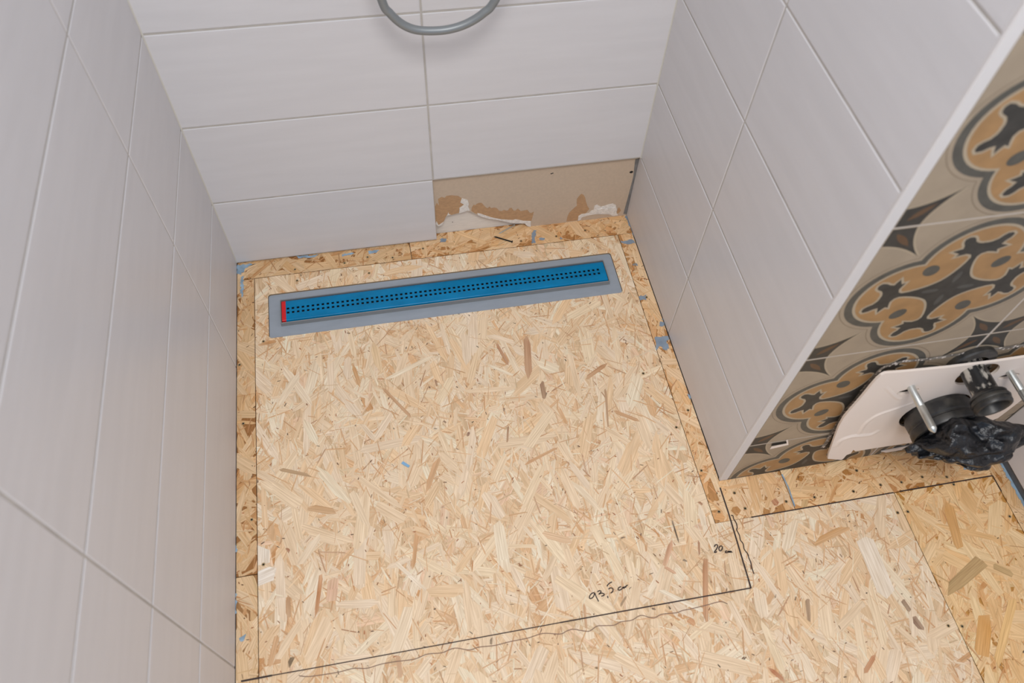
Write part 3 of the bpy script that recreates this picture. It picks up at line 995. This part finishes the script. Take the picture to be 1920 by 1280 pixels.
# raised channel frame
mb = MB()
ZT = ZF + 0.0085
loops = []
for ins, zz in ((0.0042, FLZ - 0.001), (0.0034, FLZ + 0.0015), (0.0030, ZT - 0.0006), (0.0024, ZT), (0.0012, ZT), (0.0008, ZT - 0.001), (0.0008, FLZ - 0.015)):
    loops.append([(x, y, zz) for x, y in rrect(gx0 - ins, gx1 + ins, gy0 - ins, gy1 + ins, 0.0012, 3)])
n = len(loops[0])
for L in loops: mb.v += L
for k in range(len(loops) - 1):
    for i in range(n):
        j = (i + 1) % n
        mb.f.append((k * n + i, k * n + j, (k + 1) * n + j, (k + 1) * n + i)); mb.m.append(0)
mb.f.append(tuple((len(loops) - 1) * n + i for i in range(n))); mb.m.append(0)
tag(mb.build('channel', 'frame', dr), 'grey metal channel around the grate')
# perforated grate with rolled long edges
pitch, hs, N = 0.01106, 0.0056, 66
hx = [0.1141 + k * pitch - hs / 2 for k in range(N)]
xs = [gx0 + 0.0095]
for x in hx: xs += [x, x + hs]
xs.append(gx1 - 0.0006)
yr1, yr2 = -0.1549, -0.1661
yp = [(gy0 + 0.0022, -0.0050), (gy0 + 0.0025, -0.0030), (gy0 + 0.0034, -0.0014), (gy0 + 0.0048, -0.0005), (gy0 + 0.0080, 0.0), (yr2 - hs / 2, 0.0), (yr2 + hs / 2, 0.0), (yr1 - hs / 2, 0.0), (yr1 + hs / 2, 0.0), (gy1 - 0.0080, 0.0), (gy1 - 0.0048, -0.0005), (gy1 - 0.0026, -0.0014), (gy1 - 0.0012, -0.0030), (gy1 - 0.0008, -0.0050)]
mb = MB()
ZG = ZT + 0.0004
nx, ny = len(xs), len(yp)
for t in (0.0, -0.0015):
    for (y, dz) in yp:
        for x in xs: mb.v.append((x, y, ZG + dz + t))
NN = nx * ny
hole = set((i, j) for i in range(1, nx - 1, 2) for j in (5, 7))
for j in range(ny - 1):
    for i in range(nx - 1):
        if (i, j) in hole: continue
        a = j * nx + i
        mb.f.append((a, a + 1, a + 1 + nx, a + nx)); mb.m.append(0)
        mb.f.append((a + NN, a + nx + NN, a + 1 + nx + NN, a + 1 + NN)); mb.m.append(0)
for i, j in hole:
    a = j * nx + i
    for p, q in ((a, a + 1), (a + 1, a + 1 + nx), (a + 1 + nx, a + nx), (a + nx, a)):
        mb.f.append((q, p, p + NN, q + NN)); mb.m.append(0)
grate = tag(mb.build('grate', 'grate', dr, True, 50), 'blue perforated grate cover')
mb = MB()
mb.box(gx0 + 0.0005, gx1 - 0.0005, gy0 + 0.003, gy1 - 0.003, ZG - 0.012, ZG - 0.0105)
mb.build('channel_shade', 'dark', dr)  # near-black sheet under the grate paints the shade inside the channel
mb = MB()
for (y0, d0), (y1, d1) in zip(yp[:-1], yp[1:]):
    mb.add([(gx0 + 0.0004, y0, ZG + d0 + 0.0003), (gx0 + 0.0094, y0, ZG + d0 + 0.0003), (gx0 + 0.0094, y1, ZG + d1 + 0.0003), (gx0 + 0.0004, y1, ZG + d1 + 0.0003)], [(0, 1, 2, 3)])
    mb.add([(gx0 + 0.0004, y0, ZG + d0 + 0.0003), (gx0 + 0.0004, y1, ZG + d1 + 0.0003), (gx0 + 0.0004, y1, ZG - 0.006), (gx0 + 0.0004, y0, ZG - 0.006)], [(0, 1, 2, 3)])
tag(mb.build('end_cap', 'red', dr), 'red end strip of the grate')

# ------------------------------------------------------------------ shower hose
hz = empty('shower_hose', (0.50, -0.03, 0.95))
tag(hz, 'grey flexible shower hose hanging in a loop before the back wall', 'hose')
hp = [(0.430, -0.018, 1.02), (0.424, -0.045, 0.97), (0.402, -0.066, 0.86), (0.393, -0.070, 0.75)]
hp += [tuple(hit(u, v, 1, -0.070)) for u, v in ((717, 4), (731, 25), (752, 44), (776, 55), (806, 58), (842, 55), (876, 44), (906, 25), (929, -1))]
hp += [(0.634, -0.069, 0.75), (0.662, -0.060, 0.86), (0.668, -0.040, 0.97), (0.668, -0.018, 1.02)]
mb = MB()
sp = smooth_path(hp, 14)
mb.tube(sp, 0.0072, 0, 18)
mb.build('hose', 'hose', hz, True, 60)
for x in (0.430, 0.668):
    mb = MB()
    mb.lathe([(0.0, 0.026), (0.004, 0.027), (0.006, 0.014), (0.018, 0.013), (0.020, 0.010)], (x, 0.0, 1.02), (0, -1, 0.0), 0, 28, False, True)
    tag(mb.build('connector', 'chrome', hz, True, 35), 'chrome wall connector')

# ------------------------------------------------------------------ toilet connections on the patterned wall
YM = -D - 0.0185
mat_px = [(1660, 700), (1700, 697), (1780, 689), (1860, 679), (1920, 670)]
mo = [on_front(u, v, 0.0185) for u, v in mat_px]
zt = mo[-1][1]
right_side = [(1.455, zt), (1.463, zt - 0.006), (1.467, zt - 0.03), (1.472, 0.28), (1.478, 0.215)]
low = [on_front(u, v, 0.0185) for u, v in ((1872, 783), (1840, 797), (1790, 815), (1735, 826), (1693, 832), (1640, 840), (1604, 846), (1600, 843), (1595, 850), (1587, 853), (1582, 859), (1578, 862), (1566, 861), (1552, 860))]
leftp = [on_front(u, v, 0.0185) for u, v in ((1554, 850), (1557, 842), (1565, 820), (1573, 799), (1583, 782), (1595, 768), (1605, 757), (1617, 743), (1636, 720), (1645, 710), (1652, 704))]
outer = mo + right_side + low + leftp


def ell2(cx, cz, a, c, n=28, tilt=0.0):
    return [(cx + a * math.cos(t) * math.cos(tilt) - c * math.sin(t) * math.sin(tilt), cz + a * math.cos(t) * math.sin(tilt) + c * math.sin(t) * math.cos(tilt)) for t in [2 * math.pi * k / n for k in range(n)]]


holes = [ell2(1.3040, 0.3430, 0.0370, 0.0330), ell2(1.2930, 0.2180, 0.0640, 0.0600), ell2(1.1900, 0.3185, 0.0200, 0.0085), ell2(1.3790, 0.3175, 0.0200, 0.0085)]
tess = tessellate_polygon([[Vector((a, c, 0)) for a, c in pl] for pl in [outer] + holes])
flat = [p for pl in [outer] + holes for p in pl]
mb = MB()
TM = 0.0045
mv = [Vector((a, YM, c)) for a, c in flat]
mv2 = [p + Vector((0, TM, 0)) for p in mv]
nv = len(flat)
fs = []
for t in tess:
    a = area2([flat[i] for i in t])
    t = tuple(t) if a > 0 else tuple(reversed(t))
    fs.append(t)
    fs.append(tuple(nv + i for i in reversed(t)))
o = 0
for k, pl in enumerate([outer] + holes):
    m_ = len(pl)
    s = area2(pl)
    for i in range(m_):
        j = (i + 1) % m_
        q = (o + i, o + i + nv, o + j + nv, o + j)
        fs.append(q if s > 0 else tuple(reversed(q)))
    o += m_
mb.add(mv + mv2, fs)


def crease(pts, w, h):
    """low soft ridge pressed into the sheet"""
    path = smooth_path([Vector(on_front(u, v, 0.0185)) for u, v in pts], 8)
    prof = [(-1, -0.02), (-0.6, 0.25), (-0.2, 0.9), (0.1, 1.0), (0.45, 0.6), (1, -0.02)]
    vs, n_ = [], len(path)
    for i, p in enumerate(path):
        d = (path[min(i + 1, n_ - 1)] - path[max(i - 1, 0)]).normalized()
        nn = Vector((-d.y, d.x))
        f = math.sin(math.pi * i / (n_ - 1)) ** 0.5
        for s, hh in prof:
            q = p + nn * s * w
            vs.append((q.x, YM - 0.00005 - hh * h * f, q.y))
    k_ = len(prof)
    mb.add(vs, [(i * k_ + k, (i + 1) * k_ + k, (i + 1) * k_ + k + 1, i * k_ + k + 1) for i in range(n_ - 1) for k in range(k_ - 1)])


crease([(1610, 815), (1622, 795), (1645, 778), (1680, 766), (1715, 754)], 0.006, 0.0020)
crease([(1566, 838), (1576, 826), (1596, 818), (1630, 815), (1650, 806)], 0.008, 0.0026)
crease([(1660, 725), (1680, 745), (1690, 748)], 0.005, 0.0012)
foam = mb.build('sound_insulation_mat', 'foam', None, True, 25)
tag(foam, 'white foam sheet hung over the pipes on the patterned wall', 'mat')
mb = MB()
flat_poly(mb, [on_front(1651, 844), on_front(1700, 834), on_front(1738, 827), on_front(1738, 832), on_front(1700, 839), on_front(1660, 846)], PW(0.003), 0, 0.002, NF)
tag(mb.build('foam_strip', 'foam'), 'thin white foam sliver on the tiles below the foam sheet', 'strip')

fp = empty('flush_pipe', (1.286, -D, 0.360))
tag(fp, 'dusty black flush pipe with open threaded end, above the bag', 'pipe')
cf = (1.286, -D + 0.006, 0.360)
mb = MB()
mb.lathe([(0.0, 0.0205), (0.066, 0.0205), (0.071, 0.025)], cf, (0, -1, 0), 0, 40)
mb.build('pipe', 'rubber_dusty', fp, True, 40)
mb = MB()
pr_ = [(0.070, 0.0246), (0.072, 0.0275), (0.0745, 0.0292), (0.0765, 0.0292), (0.0775, 0.0272), (0.0795, 0.0272), (0.0805, 0.0305), (0.0835, 0.0315), (0.0860, 0.0308), (0.0865, 0.0285), (0.0885, 0.0285), (0.0895, 0.0300), (0.0930, 0.0300), (0.0955, 0.0290), (0.0965, 0.0265), (0.0955, 0.0235), (0.088, 0.0205), (0.075, 0.0180), (0.010, 0.0175)]
mb.lathe(pr_, cf, (0, -1, 0), 0, 44, False, True)
tag(mb.build('threaded_end', 'rubber', fp, True, 35), 'ribbed open end')
mb = MB()
mb.lathe([(0.0, 0.040), (0.008, 0.041), (0.011, 0.039), (0.012, 0.025)], (1.286, -D, 0.366), (0, -1, 0), 0, 40)
mb.build('wall_collar', 'rubber', fp, True, 35)

dp = empty('drain_pipe', (1.290, -D, 0.226))
tag(dp, 'wide black drain pipe stub plugged with a black bag', 'pipe')
mb = MB()
mb.lathe([(0.0, 0.0545), (0.024, 0.0545), (0.025, 0.0575), (0.028, 0.0590), (0.044, 0.0585), (0.046, 0.0570), (0.049, 0.0570), (0.051, 0.0590), (0.062, 0.0595), (0.065, 0.0580), (0.066, 0.0550), (0.062, 0.0525), (0.010, 0.0520)], (1.290, -D, 0.226), (0, -1, 0), 0, 56, False, True)
mb.build('socket', 'rubber', dp, True, 35)

for x in (1.1870, 1.3705):
    r0 = empty('threaded_rod', (x, -D, 0.334))
    tag(r0, 'steel mounting rod standing out of the foam sheet ' + ('left of the flush pipe' if x < 1.3 else 'right of the flush pipe'), 'rod', 'steel mounting rods on the patterned wall')
    mb = MB()
    mb.lathe([(-0.006, 0.0064), (0.055, 0.0064), (0.056, 0.0058), (0.058, 0.0064), (0.096, 0.0064)], (x, -D, 0.334), (0, -1, 0), 0, 28, True, False)
    mb.build('shaft', 'steel', r0, True, 35)
    mb = MB()
    mb.lathe([(0.096, 0.0064), (0.099, 0.0058), (0.1045, 0.0018), (0.105, 0.0004)], (x, -D, 0.334), (0, -1, 0), 0, 28, False, True)
    mb.build('tip', 'steel', r0, True, 35)

# crumpled bag stuffed in the drain socket
bm = bmesh.new()
NT, NS = 220, 110
c0 = Vector((1.290, -D - 0.050, 0.226))
rows_ = []
for i in range(NS + 1):
    t = i / NS
    ring = []
    # neck inside the socket, then a fat crumpled body that sags to the right
    for k in range(NT):
        th = 2 * math.pi * k / NT
        dx, dz = math.cos(th), math.sin(th)
        if t < 0.22:
            s = t / 0.22
            R = 0.050 + 0.002 * s
            cx = 0.0
            ax, az = 1.0, 1.0
            am = 0.10 * s
        else:
            s = (t - 0.22) / 0.78
            R = 0.052 * math.cos(s * math.pi / 2) ** 0.6 * (1 + 0.50 * math.sin(min(1, s * 1.5) * math.pi))
            cx = 0.034 * min(1, s * 2.0)
            ax = 1.0 + 0.42 * math.sin(min(1, s * 1.6) * math.pi / 2)
            az = 1.0 - 0.10 * s
            am = 0.16 + 0.12 * s
        s = max(0.0, (t - 0.22) / 0.78)
        phi = math.radians(78) * s ** 1.2
        u = Vector((0, -math.sin(phi), math.cos(phi)))
        yy = -0.012 - 0.060 * math.sin(s * math.pi / 2)
        cz = -0.030 * s * s
        w1 = Vector((dx * R * 15, t * 3.6, dz * R * 15))
        fold = 1 - abs(noise.noise(w1 + Vector((3.1, 0, 7.7))) * 2)
        w2 = Vector((dx * R * 44, t * 8.5, dz * R * 44))
        fold2 = 1 - abs(noise.noise(w2 + Vector((1.1, 4, 2.7))) * 2)
        cell = noise.voronoi(Vector((dx * R * 32, t * 6.0, dz * R * 32)))[0]
        facet = cell[1] - cell[0]
        pl = math.sin(6 * th + 2.6 * noise.noise((dx * 1.3, dz * 1.3, t * 2.0)) + 2.0 * t)
        rr = R * (1 + am * (0.55 * pl * (1 - 0.5 * s) + 1.25 * (fold - 0.55) + 0.65 * (fold2 - 0.6) + 0.8 * (facet - 0.25)))
        lobe = 0.020 * max(0.0, math.cos(th - 0.35)) ** 2 * (math.sin(min(1, max(0.0, (t - 0.3)) * 2.2) * math.pi) if t > 0.3 else 0)
        p = c0 + Vector((cx + dx * (rr * ax + lobe), yy, cz)) + u * (dz * rr * az) + Vector((0, -0.016 * am * 2 * (facet - 0.3), 0))
        ring.append(bm.verts.new(p))
    rows_.append(ring)
for i in range(NS):
    for k in range(NT):
        k2 = (k + 1) % NT
        bm.faces.new((rows_[i][k], rows_[i][k2], rows_[i + 1][k2], rows_[i + 1][k]))
bmesh.ops.remove_doubles(bm, verts=bm.verts, dist=0.00005)
bmesh.ops.recalc_face_normals(bm, faces=bm.faces)
me = bpy.data.meshes.new('plastic_bag')
bm.to_mesh(me)
bm.free()
me.polygons.foreach_set('use_smooth', [True] * len(me.polygons))
me.set_sharp_from_angle(angle=math.radians(34))
me.materials.append(M['bag'])
bag = bpy.data.objects.new('plastic_bag', me)
COL.objects.link(bag)
tag(bag, 'crumpled black plastic bag bulging out of the wide drain pipe', 'bag')


# ------------------------------------------------------------------ small loose things on the floor
def lying(name, p0, p1, r, material, head, label, cat):
    a, c = Vector((*on_floor(*p0), ZF + r)), Vector((*on_floor(*p1), ZF + r))
    root = empty(name, (a.x, a.y, ZF))
    tag(root, label, cat)
    d = (c - a).normalized()
    L = (c - a).length
    mb = MB()
    mb.lathe([(0, r), (L - 3 * r, r), (L, r * 0.15)], a, d, 0, 12, True, True)
    mb.build('shank', material, root, True, 35)
    mb = MB()
    mb.lathe([(-0.0012, head * 0.9), (-0.0004, head), (0.0, head), (0.0018, r)], a + Vector((0, 0, head - r)) * 0.5, d, 0, 14, True, False)
    mb.build('head', material, root, True, 35)


lying('nail', (964, 423), (935, 439), 0.0016, 'steel', 0.0034, 'pale steel nail lying below the torn plasterboard, farther of two', 'nail')
lying('loose_screw', (960, 454), (926, 444), 0.0016, 'dark', 0.0030, 'dark loose screw on the back strip, in front of the nail', 'screw')
mb = MB()
a, c = Vector((*on_floor(754, 867), 0)), Vector((*on_floor(767, 875), 0))
d = (c - a).normalized()
nn = Vector((-d.y, d.x, 0)) * 0.003
q = [a + nn, a - nn, c - nn * 0.8, c + nn * 0.9]
mb.add([(p.x, p.y, ZF + 0.0003) for p in q] + [(p.x, p.y, ZF + 0.0016) for p in q], [(0, 1, 2, 3), (7, 6, 5, 4), (0, 4, 5, 1), (1, 5, 6, 2), (2, 6, 7, 3), (3, 7, 4, 0)])
tag(mb.build('plastic_scrap', 'bluebit'), 'tiny light blue plastic scrap on the large pale floor panel', 'scrap')
